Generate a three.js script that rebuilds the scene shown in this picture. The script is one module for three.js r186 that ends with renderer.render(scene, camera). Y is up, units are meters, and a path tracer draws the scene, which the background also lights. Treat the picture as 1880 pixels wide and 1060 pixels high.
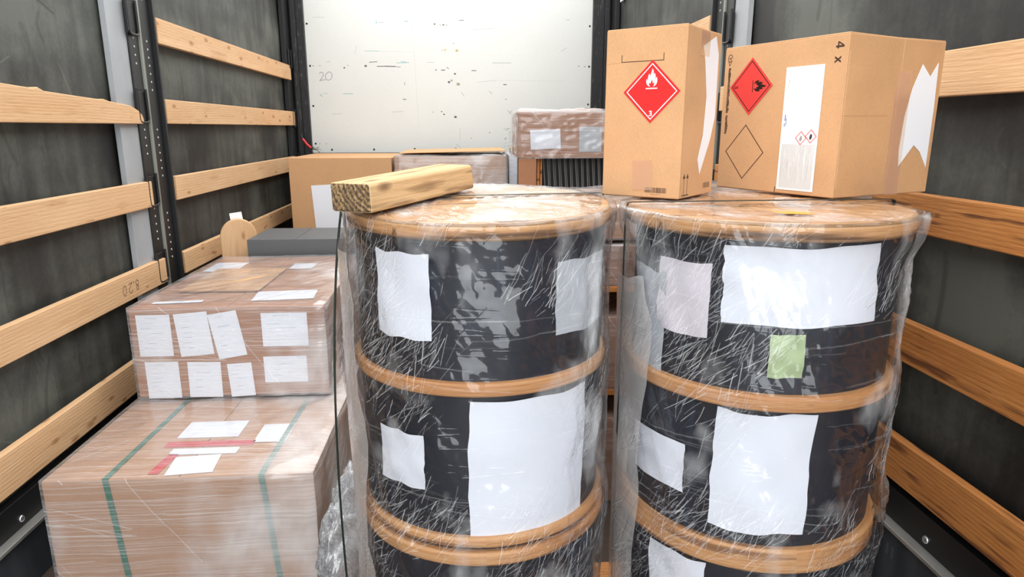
import * as THREE from 'three';
import { RoundedBoxGeometry } from 'three/addons/geometries/RoundedBoxGeometry.js';
import { RectAreaLightUniformsLib } from 'three/addons/lights/RectAreaLightUniformsLib.js';
import { mergeGeometries, mergeVertices } from 'three/addons/utils/BufferGeometryUtils.js';

// ---------------------------------------------------------------- camera, sky, exposure
const scene = new THREE.Scene();
const camera = new THREE.PerspectiveCamera(46.53, 1880 / 1060, 0.05, 200);
camera.position.set(0.08, 1.35, 0);
camera.rotation.order = 'YXZ';
camera.rotation.set(-13.48 * Math.PI / 180, -3.95 * Math.PI / 180, 0);
scene.add(camera);
const renderer = new THREE.WebGLRenderer({ antialias: true });
renderer.toneMapping = THREE.LinearToneMapping;
renderer.toneMappingExposure = 2.55;
renderer.shadowMap.enabled = true;
scene.background = new THREE.Color(0.93, 0.97, 1.0);       // bright overcast sky
scene.backgroundIntensity = 0.6;
RectAreaLightUniformsLib.init();
const rearDaylight = new THREE.RectAreaLight(new THREE.Color(0.95, 0.98, 1), 1.8, 2.5, 2.65);    // daylight entering at the open rear end
rearDaylight.name = 'rear_daylight'; rearDaylight.position.set(0, 1.36, 2.58); rearDaylight.lookAt(0, 1.36, -5); scene.add(rearDaylight);
const roofDaylight = new THREE.RectAreaLight(new THREE.Color(1, 0.99, 0.97), 1.15, 2.5, 8.1);     // daylight through the translucent roof
roofDaylight.name = 'roof_daylight'; roofDaylight.position.set(0, 2.69, -1.55); roofDaylight.lookAt(0, 0, -1.55); scene.add(roofDaylight);

// ---------------------------------------------------------------- helpers
let seed = 20240;
const rnd = () => { seed = (seed * 1664525 + 1013904223) >>> 0; return seed / 4294967296; };
const rr = (a, b) => a + (b - a) * rnd();
const hash = (x, y, s) => { let h = Math.imul(x | 0, 374761393) ^ Math.imul(y | 0, 668265263) ^ Math.imul(s | 0, 974634321); h = Math.imul(h ^ (h >>> 13), 1274126177); return ((h ^ (h >>> 16)) >>> 0) / 4294967296; };
const sm = (t) => t * t * (3 - 2 * t);
function vn(x, y, s = 1) {
  const ix = Math.floor(x), iy = Math.floor(y), fx = sm(x - ix), fy = sm(y - iy);
  const a = hash(ix, iy, s), b = hash(ix + 1, iy, s), c = hash(ix, iy + 1, s), d = hash(ix + 1, iy + 1, s);
  return a + (b - a) * fx + (c - a) * fy + (a - b - c + d) * fx * fy;
}
const fbm = (x, y, s = 1, o = 4) => { let v = 0, a = 0.5, t = 0; for (let i = 0; i < o; i++) { v += a * vn(x, y, s + i * 17); t += a; x *= 2.03; y *= 2.03; a *= 0.5; } return v / t; };
const clamp = (x, a = 0, b = 1) => Math.min(b, Math.max(a, x));
const mix = (a, b, t) => a.map((x, i) => x + (b[i] - x) * t);
const names = new Map();
const numbered = (n) => { const k = names.get(n) ?? 0; names.set(n, k + 1); return k ? n + '_' + String(k).padStart(3, '0') : n; };
function part(name, geo, mat, parent, label) {
  const m = new THREE.Mesh(geo, mat); m.name = name; m.castShadow = m.receiveShadow = true;
  if (label) m.userData.label = label;
  parent.add(m); return m;
}
function thing(name, label, category, pos = [0, 0, 0], turn = 0, group) {
  const g = new THREE.Group(); g.name = numbered(name); g.position.set(...pos); g.rotation.y = turn;
  g.userData = { label, category }; if (group) g.userData.group = group;
  scene.add(g); return g;
}
function solo(name, geo, mat, label, category, group) {
  const m = new THREE.Mesh(geo, mat); m.name = numbered(name); m.castShadow = m.receiveShadow = true;
  m.userData = { label, category }; if (group) m.userData.group = group;
  scene.add(m); return m;
}
function struct(name, geo, mat, label, category) {
  const m = geo ? new THREE.Mesh(geo, mat) : new THREE.Group(); m.name = name; m.castShadow = m.receiveShadow = true;
  m.userData = { kind: 'structure', label, category }; scene.add(m); return m;
}
function uvMetres(g, off = [0, 0]) {                     // planar uv in metres by the face's main direction
  const n0 = g.attributes.normal, p = g.attributes.position, uv = new Float32Array(p.count * 2);
  for (let i = 0; i < p.count; i++) {
    const nx = Math.abs(n0.getX(i)), ny = Math.abs(n0.getY(i)), nz = Math.abs(n0.getZ(i)), x = p.getX(i), y = p.getY(i), z = p.getZ(i);
    const [u, v] = nz >= nx && nz >= ny ? [x, y] : ny >= nx ? [x, z] : [z, y];
    uv[i * 2] = u + off[0]; uv[i * 2 + 1] = v + off[1];
  }
  g.setAttribute('uv', new THREE.BufferAttribute(uv, 2)); return g;
}
const rbox = (w, h, d, r = 0.003, s = 2) => uvMetres(new RoundedBoxGeometry(w, h, d, s, Math.min(r, w / 2.01, h / 2.01, d / 2.01)), [rnd() * 3, rnd() * 3]);
const bx = (x0, x1, y0, y1, z0, z1, r = 0.003) => rbox(x1 - x0, y1 - y0, z1 - z0, r).translate((x0 + x1) / 2, (y0 + y1) / 2, (z0 + z1) / 2);
const tube = (pts, r, seg = 40, rad = 6, closed = false) => new THREE.TubeGeometry(new THREE.CatmullRomCurve3(pts.map((p) => new THREE.Vector3(...p)), closed, 'catmullrom', 0.1), seg, r, rad, closed);
const merge = (a) => mergeGeometries(a.map((g) => { const h = g.index ? g.toNonIndexed() : g; for (const k of Object.keys(h.attributes)) if (!['position', 'normal', 'uv'].includes(k)) h.deleteAttribute(k); return h; }));
function pathBand(pts, wdt, thick, across) {            // flat strap along points; across(i) is the unit vector of its width
  const P = [], N = pts.length, idx = [];
  for (let i = 0; i < N; i++) {
    const p = new THREE.Vector3(...pts[i]), a = new THREE.Vector3(...across).multiplyScalar(wdt / 2);
    const t = new THREE.Vector3(...pts[Math.min(N - 1, i + 1)]).sub(new THREE.Vector3(...pts[Math.max(0, i - 1)])).normalize();
    const n = new THREE.Vector3().crossVectors(t, a).normalize().multiplyScalar(thick / 2);
    for (const [sa, sn] of [[-1, -1], [1, -1], [1, 1], [-1, 1]]) P.push(p.x + a.x * sa + n.x * sn, p.y + a.y * sa + n.y * sn, p.z + a.z * sa + n.z * sn);
    if (i < N - 1) for (let k = 0; k < 4; k++) { const q = i * 4 + k, r = i * 4 + (k + 1) % 4; idx.push(q, r, q + 4, r, r + 4, q + 4); }
  }
  idx.push(0, 2, 1, 0, 3, 2); const e = (N - 1) * 4; idx.push(e, e + 1, e + 2, e, e + 2, e + 3);
  let g = new THREE.BufferGeometry(); g.setAttribute('position', new THREE.Float32BufferAttribute(P, 3)); g.setIndex(idx);
  g = g.toNonIndexed(); g.computeVertexNormals(); return uvMetres(g);
}
// ---------------------------------------------------------------- textures
function dataTex(w, h, f, srgb = true, rep = [1, 1]) {
  const d = new Uint8Array(w * h * 4);
  for (let y = 0; y < h; y++) for (let x = 0; x < w; x++) { const c = f(x, y), i = (y * w + x) * 4; d[i] = clamp(c[0], 0, 255); d[i + 1] = clamp(c[1], 0, 255); d[i + 2] = clamp(c[2], 0, 255); d[i + 3] = 255; }
  const t = new THREE.DataTexture(d, w, h); t.magFilter = THREE.LinearFilter; t.minFilter = THREE.LinearMipmapLinearFilter; t.generateMipmaps = true;
  t.wrapS = t.wrapT = THREE.MirroredRepeatWrapping; if (srgb) t.colorSpace = THREE.SRGBColorSpace; t.repeat.set(...rep); t.needsUpdate = true; return t;
}
function canvasTex(w, h, draw, srgb = true) {
  const c = document.createElement('canvas'); c.width = w; c.height = h; const x = c.getContext('2d'); draw(x, w, h);
  const t = new THREE.CanvasTexture(c); if (srgb) t.colorSpace = THREE.SRGBColorSpace; t.magFilter = THREE.LinearFilter; return t;
}
function woodTex(c0, c1, cd, s, knots, wear = 0) {       // 2 m x 0.25 m of sawn softwood, grain along u
  const W = 1024, H = 192, K = [];
  for (let i = 0; i < knots; i++) K.push([rr(0.1, 1.9), rr(0.02, 0.23), rr(0.005, 0.012)]);
  const col = new Float32Array(W * H * 3), hgt = new Float32Array(W * H);
  for (let y = 0; y < H; y++) for (let x = 0; x < W; x++) {
    const X = x / W * 2, Y = y / H * 0.25;
    let warp = 0.03 * (fbm(X * 1.1, Y * 5, s, 3) - 0.5), dark = 0;
    for (const [kx, ky, kr] of K) { const dx = (X - kx) / 2.6, dy = Y - ky, q = Math.sqrt(dx * dx + dy * dy) / kr; warp += 0.35 * kr * Math.exp(-q * q * 0.25) * (dy > 0 ? 1 : -1); if (q < 1.25) dark = Math.max(dark, clamp(1.3 - q) * (0.75 + 0.25 * Math.sin(q * 22))); }
    const ring = 0.5 + 0.5 * Math.sin((Y + warp) * 520 + 5 * fbm(X * 1.5, Y * 9, s + 9, 3));
    const fib = fbm(X * 28, Y * 900, s + 31, 3), blot = fbm(X * 3.1, Y * 16, s + 51, 4);
    let t = clamp(0.3 + 0.26 * Math.pow(ring, 2.2) + 0.55 * (fib - 0.5) + 0.8 * (blot - 0.5));
    let c = mix(c0, c1, t); c = mix(c, cd, dark * 0.85);
    if (wear) { const g = clamp((fbm(X * 5, Y * 60, s + 71, 4) - 0.62) * 7) * wear; c = mix(c, cd, g); }
    if (vn(X * 9, Y * 180, s + 91) > 0.965) c = mix(c, cd, 0.55);
    const i = y * W + x; hgt[i] = 1 - t * 0.6 - dark * 0.3 - 0.3 * fib; col.set(c, i * 3);
  }
  const map = dataTex(W, H, (x, y) => { const i = (y * W + x) * 3; return [col[i], col[i + 1], col[i + 2]]; }, true, [0.5, 4]);
  const bump = dataTex(W, H, (x, y) => { const v = hgt[y * W + x] * 255; return [v, v, v]; }, false, [0.5, 4]);
  return { map, bump };
}
function woodMat(c0, c1, cd, s, knots, rough = 0.72, wear = 0) { const w = woodTex(c0, c1, cd, s, knots, wear); return new THREE.MeshStandardMaterial({ map: w.map, bumpMap: w.bump, bumpScale: 0.0012, roughness: rough }); }

const M = {};
M.pine = [0, 1].map((i) => woodMat([217, 179, 138], [198, 153, 108], [142, 94, 56], 11 + i * 40, 14, 0.7, 0.18));
M.oldPine = [0, 1].map((i) => woodMat([206, 142, 78], [166, 100, 46], [90, 50, 22], 211 + i * 40, 10, 0.66, 0.8));
M.drumWood = woodMat([222, 178, 128], [176, 116, 66], [70, 46, 30], 400, 8, 0.6, 0.7);
M.hoopWood = woodMat([214, 166, 116], [178, 116, 66], [84, 50, 30], 431, 3, 0.55, 0.5);
M.block = woodMat([208, 178, 136], [180, 144, 100], [92, 66, 42], 470, 9, 0.88, 0.45);
M.endGrain = new THREE.MeshStandardMaterial({ roughness: 0.95, bumpScale: 0.002, map: dataTex(256, 256, (x, y) => { const a = Math.abs(2 * fbm(x / 9, y / 14, 481, 4) - 1), d = Math.sin(Math.hypot(x + 90, y - 320) / 3.2 + 4 * fbm(x / 30, y / 30, 488, 3)); return mix([168, 138, 98], [52, 42, 32], clamp(0.25 + 0.25 * d + 1.4 * (0.35 - a))); }, true, [9, 9]) });
M.floorWood = woodMat([86, 70, 58], [58, 46, 38], [28, 22, 18], 505, 6, 0.75, 0.6);
function cardTex(base, s) {
  return dataTex(512, 512, (x, y) => {
    const f = fbm(x / 3, y / 7, s, 3) - 0.5, b = fbm(x / 90, y / 90, s + 5, 3) - 0.5, k = 1 + 0.1 * f + 0.035 * b, sp = hash(x, y, s + 3) > 0.985 ? 0.93 : 1;
    return base.map((c) => c * k * sp);
  }, true, [4, 4]);
}
M.card = new THREE.MeshStandardMaterial({ map: cardTex([197, 152, 109], 601), roughness: 0.78 });
M.cardDull = new THREE.MeshStandardMaterial({ map: cardTex([186, 142, 108], 641), roughness: 0.8 });
M.cardBrown = new THREE.MeshStandardMaterial({ map: cardTex([166, 116, 84], 671), roughness: 0.8 });
M.paper = new THREE.MeshStandardMaterial({ color: 0xe6e8ee, roughness: 0.55, side: THREE.DoubleSide });
M.paperGrey = new THREE.MeshStandardMaterial({ color: 0xb9bcc0, roughness: 0.6, side: THREE.DoubleSide });
M.paperPink = new THREE.MeshStandardMaterial({ color: 0xdcd3d8, roughness: 0.6, side: THREE.DoubleSide });
M.paperGreen = new THREE.MeshStandardMaterial({ color: 0xa9b98c, roughness: 0.6, side: THREE.DoubleSide });
M.black = new THREE.MeshStandardMaterial({ color: 0x17181a, roughness: 0.42, metalness: 0.1 });
M.blackWorn = new THREE.MeshStandardMaterial({ map: dataTex(256, 512, (x, y) => { const v = fbm(x / 20, y / 60, 720, 4), w = clamp((fbm(x / 3, y / 26, 733, 3) - 0.66) * 6); return mix([20 + 12 * v, 21 + 12 * v, 23 + 12 * v], [110, 108, 104], w * 0.7); }, true, [2, 1]), roughness: 0.45, metalness: 0.15 });
M.greyPaint = new THREE.MeshStandardMaterial({ map: dataTex(256, 256, (x, y) => { const v = fbm(x / 30, y / 60, 741, 4); return [142 + 30 * v, 146 + 30 * v, 150 + 30 * v]; }, true, [1, 1]), roughness: 0.5 });
M.edgeMetal = new THREE.MeshStandardMaterial({ color: 0x8d9088, roughness: 0.45, metalness: 0.5 });
M.galv = new THREE.MeshStandardMaterial({ map: dataTex(256, 256, (x, y) => { const v = fbm(x / 9, y / 40, 751, 4); return [142 + 44 * v, 142 + 42 * v, 138 + 40 * v]; }, true, [1, 1]), roughness: 0.42, metalness: 0.6 });
M.rail = new THREE.MeshStandardMaterial({ map: dataTex(256, 256, (x, y) => { const v = fbm(x / 12, y / 60, 761, 4), w = hash(Math.floor(x / 2), Math.floor(y / 9), 5) > 0.985 ? 25 : 0; return [48 + 30 * v + w, 54 + 30 * v + w, 60 + 30 * v + w]; }, true, [1, 1]), roughness: 0.5, metalness: 0.25 });
M.bolt = new THREE.MeshStandardMaterial({ color: 0xc9ccd0, roughness: 0.25, metalness: 0.9 });
M.pale = new THREE.MeshStandardMaterial({ color: 0xc8cac8, roughness: 0.5 });
M.drumBlack = new THREE.MeshStandardMaterial({ map: dataTex(512, 256, (x, y) => { const v = fbm(x / 18, y / 5, 771, 4), w = clamp((fbm(x / 5, y / 40, 777, 3) - 0.6) * 3); return [15 + 14 * v + 14 * w, 18 + 17 * v + 17 * w, 25 + 24 * v + 24 * w]; }, true, [2, 2]), roughness: 0.5 });
M.strap = new THREE.MeshStandardMaterial({ color: 0x16251f, roughness: 0.4 });
M.greenStrap = new THREE.MeshStandardMaterial({ color: 0x1d6b55, roughness: 0.42 });
M.greyPlastic = new THREE.MeshStandardMaterial({ color: 0x57595b, roughness: 0.5 });
M.red = new THREE.MeshStandardMaterial({ color: 0xc8242c, roughness: 0.45 });
M.tape = new THREE.MeshPhysicalMaterial({ color: 0xfdf3e6, roughness: 0.2, transmission: 0.88 });
function tarp(s, light, dark) {                          // 3 m x 3 m of dirty dark curtain
  const t = canvasTex(1024, 1024, (x, W, H) => {
    const im = x.createImageData(W, H);
    for (let j = 0; j < H; j++) for (let i = 0; i < W; i++) {
      const n = fbm(i / 150, j / 110, s, 5), v = fbm(i / 16, j / 120, s + 7, 4), w = fbm(i / 3, j / 3, s + 13, 2), k = clamp(0.5 + 2.2 * (n - 0.5) + 0.55 * (v - 0.5) + 0.2 * (w - 0.5));
      const c = mix(dark, light, k), o = (j * W + i) * 4; im.data[o] = c[0]; im.data[o + 1] = c[1]; im.data[o + 2] = c[2]; im.data[o + 3] = 255;
    }
    x.putImageData(im, 0, 0);
    for (let k = 0; k < 240; k++) {                     // smears and wiped hand marks
      const px = rr(0, W), py = rr(0, H), L = rr(15, 110), a = rr(1.1, 1.9); x.lineWidth = rr(1, 11); x.lineCap = 'round';
      x.strokeStyle = rnd() < 0.6 ? `rgba(12,12,12,${rr(0.05, 0.22)})` : `rgba(120,122,116,${rr(0.04, 0.14)})`;
      x.beginPath(); x.moveTo(px, py); x.quadraticCurveTo(px + rr(-16, 16), py + L / 2, px + L * Math.cos(a), py + L * Math.sin(a)); x.stroke();
    }
    for (let k = 0; k < 26; k++) { x.lineWidth = rr(0.6, 1.8); x.strokeStyle = rnd() < 0.5 ? 'rgba(8,8,8,.5)' : 'rgba(150,150,146,.32)'; const px = rr(0, W), py = rr(0, H); x.beginPath(); x.moveTo(px, py); x.lineTo(px + rr(-160, 160), py + rr(-60, 90)); x.stroke(); }
  });
  t.wrapS = t.wrapT = THREE.MirroredRepeatWrapping; t.repeat.set(1 / 3, 1 / 3); return t;
}
M.tarpLeft = new THREE.MeshStandardMaterial({ map: tarp(801, [88, 91, 85], [24, 24, 23]), roughness: 0.62 });
M.tarpRight = new THREE.MeshStandardMaterial({ map: tarp(841, [88, 91, 85], [24, 24, 23]), roughness: 0.62 });
// stretch film: streaks whiten the film (less transmission) and crease it (bump)
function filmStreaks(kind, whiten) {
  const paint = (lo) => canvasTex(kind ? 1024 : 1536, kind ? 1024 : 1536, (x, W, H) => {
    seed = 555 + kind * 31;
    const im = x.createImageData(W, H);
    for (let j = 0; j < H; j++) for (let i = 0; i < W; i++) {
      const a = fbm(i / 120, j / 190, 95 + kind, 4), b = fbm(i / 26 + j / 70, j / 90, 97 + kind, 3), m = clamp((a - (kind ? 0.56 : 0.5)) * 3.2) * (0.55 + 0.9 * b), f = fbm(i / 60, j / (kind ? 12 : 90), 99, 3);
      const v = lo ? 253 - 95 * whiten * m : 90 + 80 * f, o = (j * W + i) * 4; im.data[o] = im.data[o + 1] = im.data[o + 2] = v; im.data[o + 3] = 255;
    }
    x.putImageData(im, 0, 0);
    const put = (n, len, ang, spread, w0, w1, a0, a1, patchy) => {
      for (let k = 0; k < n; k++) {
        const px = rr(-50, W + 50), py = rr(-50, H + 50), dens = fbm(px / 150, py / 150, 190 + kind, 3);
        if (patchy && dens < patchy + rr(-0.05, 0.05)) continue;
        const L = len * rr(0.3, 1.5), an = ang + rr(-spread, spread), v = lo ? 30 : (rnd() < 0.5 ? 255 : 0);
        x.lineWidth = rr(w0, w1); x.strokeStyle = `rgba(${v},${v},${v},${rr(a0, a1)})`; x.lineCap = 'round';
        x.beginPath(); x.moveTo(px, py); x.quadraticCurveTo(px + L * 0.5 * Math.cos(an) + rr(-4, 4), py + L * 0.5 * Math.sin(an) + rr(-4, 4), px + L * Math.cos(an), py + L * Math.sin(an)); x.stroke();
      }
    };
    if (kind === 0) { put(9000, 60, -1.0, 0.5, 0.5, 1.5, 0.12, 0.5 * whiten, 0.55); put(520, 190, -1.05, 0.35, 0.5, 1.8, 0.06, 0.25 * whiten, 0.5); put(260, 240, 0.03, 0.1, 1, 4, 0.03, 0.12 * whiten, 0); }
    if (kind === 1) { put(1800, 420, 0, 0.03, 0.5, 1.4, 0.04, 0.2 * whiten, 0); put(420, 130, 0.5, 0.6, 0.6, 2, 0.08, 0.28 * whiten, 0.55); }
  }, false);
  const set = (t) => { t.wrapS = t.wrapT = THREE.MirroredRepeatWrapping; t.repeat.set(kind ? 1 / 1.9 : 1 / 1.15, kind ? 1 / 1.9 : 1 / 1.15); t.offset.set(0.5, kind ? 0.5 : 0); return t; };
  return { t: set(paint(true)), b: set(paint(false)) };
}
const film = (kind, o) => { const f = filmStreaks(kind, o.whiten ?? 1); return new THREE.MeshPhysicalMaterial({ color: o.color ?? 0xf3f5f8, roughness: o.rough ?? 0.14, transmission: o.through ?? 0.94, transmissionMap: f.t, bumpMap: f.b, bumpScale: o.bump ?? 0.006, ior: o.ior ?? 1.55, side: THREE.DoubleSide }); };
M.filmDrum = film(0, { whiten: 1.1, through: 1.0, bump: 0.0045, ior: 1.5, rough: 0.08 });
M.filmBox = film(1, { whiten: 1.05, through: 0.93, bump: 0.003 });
M.filmMilky = new THREE.MeshPhysicalMaterial({ color: 0xeeeceb, roughness: 0.2, transmission: 0.72, transmissionMap: M.filmDrum.transmissionMap, bumpMap: M.filmDrum.bumpMap, bumpScale: 0.006, side: THREE.DoubleSide });
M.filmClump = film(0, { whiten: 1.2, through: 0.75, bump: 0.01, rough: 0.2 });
seed = 4242;

// ---------------------------------------------------------------- structure: trailer body
const FZ = -5.67, RZ = 2.6, ROOF = 2.75, WX = 1.24;
struct('floor', bx(-1.3, 1.3, -0.05, 0, FZ - 0.05, RZ, 0.002), M.floorWood, 'dark worn plywood trailer floor under the cargo', 'floor');
struct('ground', new THREE.BoxGeometry(80, 0.1, 80).translate(0, -1.25, 0), new THREE.MeshStandardMaterial({ color: 0x8a8983, roughness: 0.95 }), 'pale concrete yard outside the open trailer end', 'ground');
{
  const c = struct('ceiling', bx(-1.34, 1.34, ROOF, ROOF + 0.004, FZ - 0.1, RZ, 0.001), new THREE.MeshPhysicalMaterial({ color: 0xf1f3f4, roughness: 1, transmission: 0.85, side: THREE.DoubleSide }), 'white translucent roof tarpaulin of the trailer', 'roof');
  for (let i = 0; i < 7; i++) part('roof_bow', bx(-1.3, 1.3, ROOF - 0.05, ROOF - 0.005, 1.9 - i * 1.15, 1.94 - i * 1.15), M.greyPaint, c);
}
function curtain(side) {
  const W = 60, H = 24, L = RZ - FZ + 0.1, g = new THREE.PlaneGeometry(L, ROOF + 0.3, W, H), p = g.attributes.position;
  for (let i = 0; i < p.count; i++) { const u = p.getX(i), v = p.getY(i); p.setZ(i, 0.012 * (fbm(u * 1.5 + 7, v * 1.1, 871 + side, 3) - 0.5) + 0.004 * Math.sin(u * 9 + v)); }
  const uv = g.attributes.uv; for (let i = 0; i < p.count; i++) uv.setXY(i, p.getX(i) + 1.3, p.getY(i) + 0.4);
  g.computeVertexNormals();
  const back = g.clone(); back.translate(0, 0, -0.004); const ix = back.index.array; for (let i = 0; i < ix.length; i += 3) { const t = ix[i]; ix[i] = ix[i + 1]; ix[i + 1] = t; } back.computeVertexNormals();
  const m = merge([g, back]); m.rotateY(side < 0 ? Math.PI / 2 : -Math.PI / 2); m.translate(side * 1.292, (ROOF - 0.1) / 2, (RZ + FZ) / 2); return m;
}
const wl = struct('wall_left', curtain(-1), M.tarpLeft, 'dirty dark grey side curtain on the left', 'side curtain');
const wr = struct('wall_right', curtain(1), M.tarpRight, 'dirty black side curtain on the right', 'side curtain');
// kick rails with pale lip and bolts
for (const [s, w, y, nm] of [[-1, wl, 0.19, 'left'], [1, wr, 0.285, 'right']]) {
  const b = struct('baseboard_' + nm, null, null, `dark metal kick rail with bolted pale lip along the ${nm} curtain`, 'rail');
  part('kick_panel', bx(s < 0 ? -1.29 : 1.245, s < 0 ? -1.245 : 1.29, 0, y - 0.012, FZ, RZ), M.rail, b);
  part('lip', bx(s < 0 ? -1.275 : 1.225, s < 0 ? -1.225 : 1.275, y - 0.012, y, FZ, RZ, 0.002), M.galv, b);
  part('back_strip', bx(s < 0 ? -1.285 : 1.255, s < 0 ? -1.255 : 1.285, y, y + 0.09, FZ, RZ, 0.002), M.black, b);
  for (let i = 0; i < 8; i++) { const z = (s < 0 ? -1.88 : -1.46) + (i - 4) * 0.62; if (z > RZ || z < FZ) continue; part('bolt', new THREE.SphereGeometry(0.011, 14, 8).scale(0.6, 1, 1).translate(s * 1.253, y + 0.028, z), M.bolt, b); }
}
// front wall: white board with screws and marks, black frame
{
  const X0 = -1.148, X1 = 1.115, Y0 = 1.152, Y1 = ROOF - 0.06, PW = X1 - X0, PH = Y1 - Y0;
  const tx = canvasTex(2048, 1400, (x, W, H) => {
    const im = x.createImageData(W, H);
    for (let j = 0; j < H; j++) for (let i = 0; i < W; i++) { const n = fbm(i / 260, j / 260, 901, 3) - 0.5, f = fbm(i / 4, j / 9, 911, 2) - 0.5, k = 1 + 0.03 * n + 0.02 * f, o = (j * W + i) * 4; im.data[o] = 208 * k; im.data[o + 1] = 210 * k; im.data[o + 2] = 207 * k; im.data[o + 3] = 255; }
    x.putImageData(im, 0, 0);
    const U = (px, py) => { const l = 555 + 0.0786 * py, r = 1088 - 0.025 * py; return (px - l) / (r - l) * W; };
    const Yw = (py) => (2.32 - 1.158) * (280 - py) / 280 + 1.156, V = (py) => (1 - (Yw(py) - Y0) / PH) * H;
    const Q = (zx, zy) => [540 + zx / 3.241, zy / 3.241];                                 // zoomed crop to photograph pixels
    const line = (ax, ay, bxx, by, c, w) => { const [a, b] = Q(ax, ay), [d, e] = Q(bxx, by); x.strokeStyle = c; x.lineWidth = w; x.lineCap = 'round'; x.beginPath(); x.moveTo(U(a, b), V(b)); x.lineTo(U(d, e), V(e)); x.stroke(); };
    const dot = (ax, ay, r, c) => { const [a, b] = Q(ax, ay); x.fillStyle = c; x.beginPath(); x.ellipse(U(a, b), V(b), r * 1.3, r, 0, 0, 7); x.fill(); };
    const K = 'rgba(40,40,44,.8)', G = 'rgba(90,92,92,.4)', T = 'rgba(60,140,150,.6)';
    for (const a of [[485, 386, 535, 385, K, 5], [535, 385, 590, 386, K, 6], [590, 386, 622, 390, K, 3], [440, 362, 485, 359, K, 4], [410, 295, 495, 297, T, 3], [495, 297, 690, 300, 'rgba(120,150,150,.3)', 2], [600, 365, 672, 362, T, 4], [625, 357, 655, 360, T, 4], [188, 361, 212, 362, G, 3], [365, 263, 355, 315, G, 2], [968, 113, 995, 112, K, 4], [492, 130, 520, 129, G, 4], [478, 122, 478, 136, T, 5], [645, 121, 664, 123, T, 5], [865, 406, 884, 406, K, 6], [1045, 408, 1070, 408, K, 5], [895, 390, 908, 397, K, 4], [1236, 491, 1252, 492, K, 6], [1170, 361, 1280, 361, G, 4], [1615, 104, 1634, 103, G, 4], [155, 555, 168, 566, T, 5], [170, 552, 200, 548, G, 3], [290, 551, 345, 550, T, 4], [648, 480, 648, 497, K, 3], [640, 583, 656, 583, K, 5], [1150, 532, 1166, 548, G, 5], [985, 540, 1000, 562, G, 4], [1075, 478, 1190, 466, G, 2], [1190, 466, 1600, 470, 'rgba(120,120,120,.22)', 2], [575, 660, 640, 657, G, 3], [225, 674, 285, 671, G, 2], [680, 0, 690, 190, G, 1.5], [700, 280, 735, 760, 'rgba(120,120,120,.25)', 2], [888, 0, 893, 90, 'rgba(130,130,130,.4)', 2], [1172, 0, 1180, 100, 'rgba(130,130,130,.35)', 2], [105, 104, 175, 104, G, 2], [780, 361, 820, 361, G, 3], [1050, 168, 1180, 156, G, 2], [978, 760, 976, 830, G, 2], [1585, 290, 1615, 268, G, 3], [1262, 650, 1285, 670, G, 4], [1285, 650, 1270, 668, G, 4], [980, 880, 955, 860, G, 3]]) line(...a);
    for (const a of [[822, 136, 5, K], [855, 141, 5, G], [874, 140, 5, K], [893, 141, 5, G], [418, 384, 7, K], [294, 396, 5, K], [314, 382, 4, G], [945, 428, 6, K], [868, 657, 4, K], [882, 674, 5, K], [950, 690, 8, K], [832, 405, 4, K], [1250, 580, 5, G], [152, 384, 4, G], [113, 385, 3, K], [1690, 378, 5, G], [1726, 380, 5, G], [1154, 787, 5, G], [910, 478, 7, K], [965, 490, 10, 'rgba(120,110,80,.7)'], [925, 468, 7, 'rgba(110,120,90,.6)'], [955, 290, 8, 'rgba(176,140,50,.8)'], [885, 286, 7, 'rgba(190,160,80,.7)'], [868, 290, 4, G], [935, 248, 5, 'rgba(150,140,110,.6)'], [158, 855, 4, G], [195, 855, 4, G], [1045, 822, 4, G], [816, 660, 4, G]]) dot(...a);
    seed = 99;
    for (let k = 0; k < 420; k++) { const a = rr(0, W), b = rr(0, H); x.fillStyle = `rgba(90,90,90,${rr(0.1, 0.4)})`; x.beginPath(); x.ellipse(a, b, rr(0.6, 3), rr(0.6, 1.6), 0, 0, 7); x.fill(); }
    for (let k = 0; k < 26; k++) { const [a, b] = Q(rr(1240, 1290), rr(760, 885)); x.fillStyle = `rgba(70,66,60,${rr(0.2, 0.7)})`; x.beginPath(); x.ellipse(U(a, b), V(b), rr(2, 7), rr(1, 3), 0, 0, 7); x.fill(); }
    // pencilled 20
    x.strokeStyle = 'rgba(70,70,72,.75)'; x.lineWidth = 3.2; x.lineJoin = 'round';
    const P = (pts) => { x.beginPath(); pts.forEach(([zx, zy], i) => { const [a, b] = Q(zx, zy); i ? x.lineTo(U(a, b), V(b)) : x.moveTo(U(a, b), V(b)); }); x.stroke(); };
    P([[150, 432], [156, 423], [168, 424], [173, 434], [170, 448], [160, 462], [152, 473], [175, 467], [186, 468]]);
    P([[205, 420], [192, 428], [184, 442], [186, 458], [198, 470], [214, 466], [223, 450], [222, 434], [214, 422], [205, 420]]);
  });
  seed = 777;
  const w = struct('wall_front', null, null, 'white scuffed front wall of the trailer', 'wall');
  const pg = new THREE.BoxGeometry(PW, PH, 0.012).translate((X0 + X1) / 2, (Y0 + Y1) / 2, FZ + 0.006);
  part('white_board', pg, [M.pale, M.pale, M.pale, M.pale, new THREE.MeshStandardMaterial({ map: tx, roughness: 0.42 }), M.pale], w);
  part('back_sheet', bx(-1.32, 1.32, 0, ROOF, FZ - 0.06, FZ - 0.001), M.black, w);
  part('lower_board', bx(-1.15, 1.115, 0, Y0 - 0.05, FZ, FZ + 0.02), M.rail, w);
  part('bottom_rail', bx(-1.15, 1.115, Y0 - 0.05, Y0 - 0.002, FZ, FZ + 0.05), M.black, w);
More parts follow.
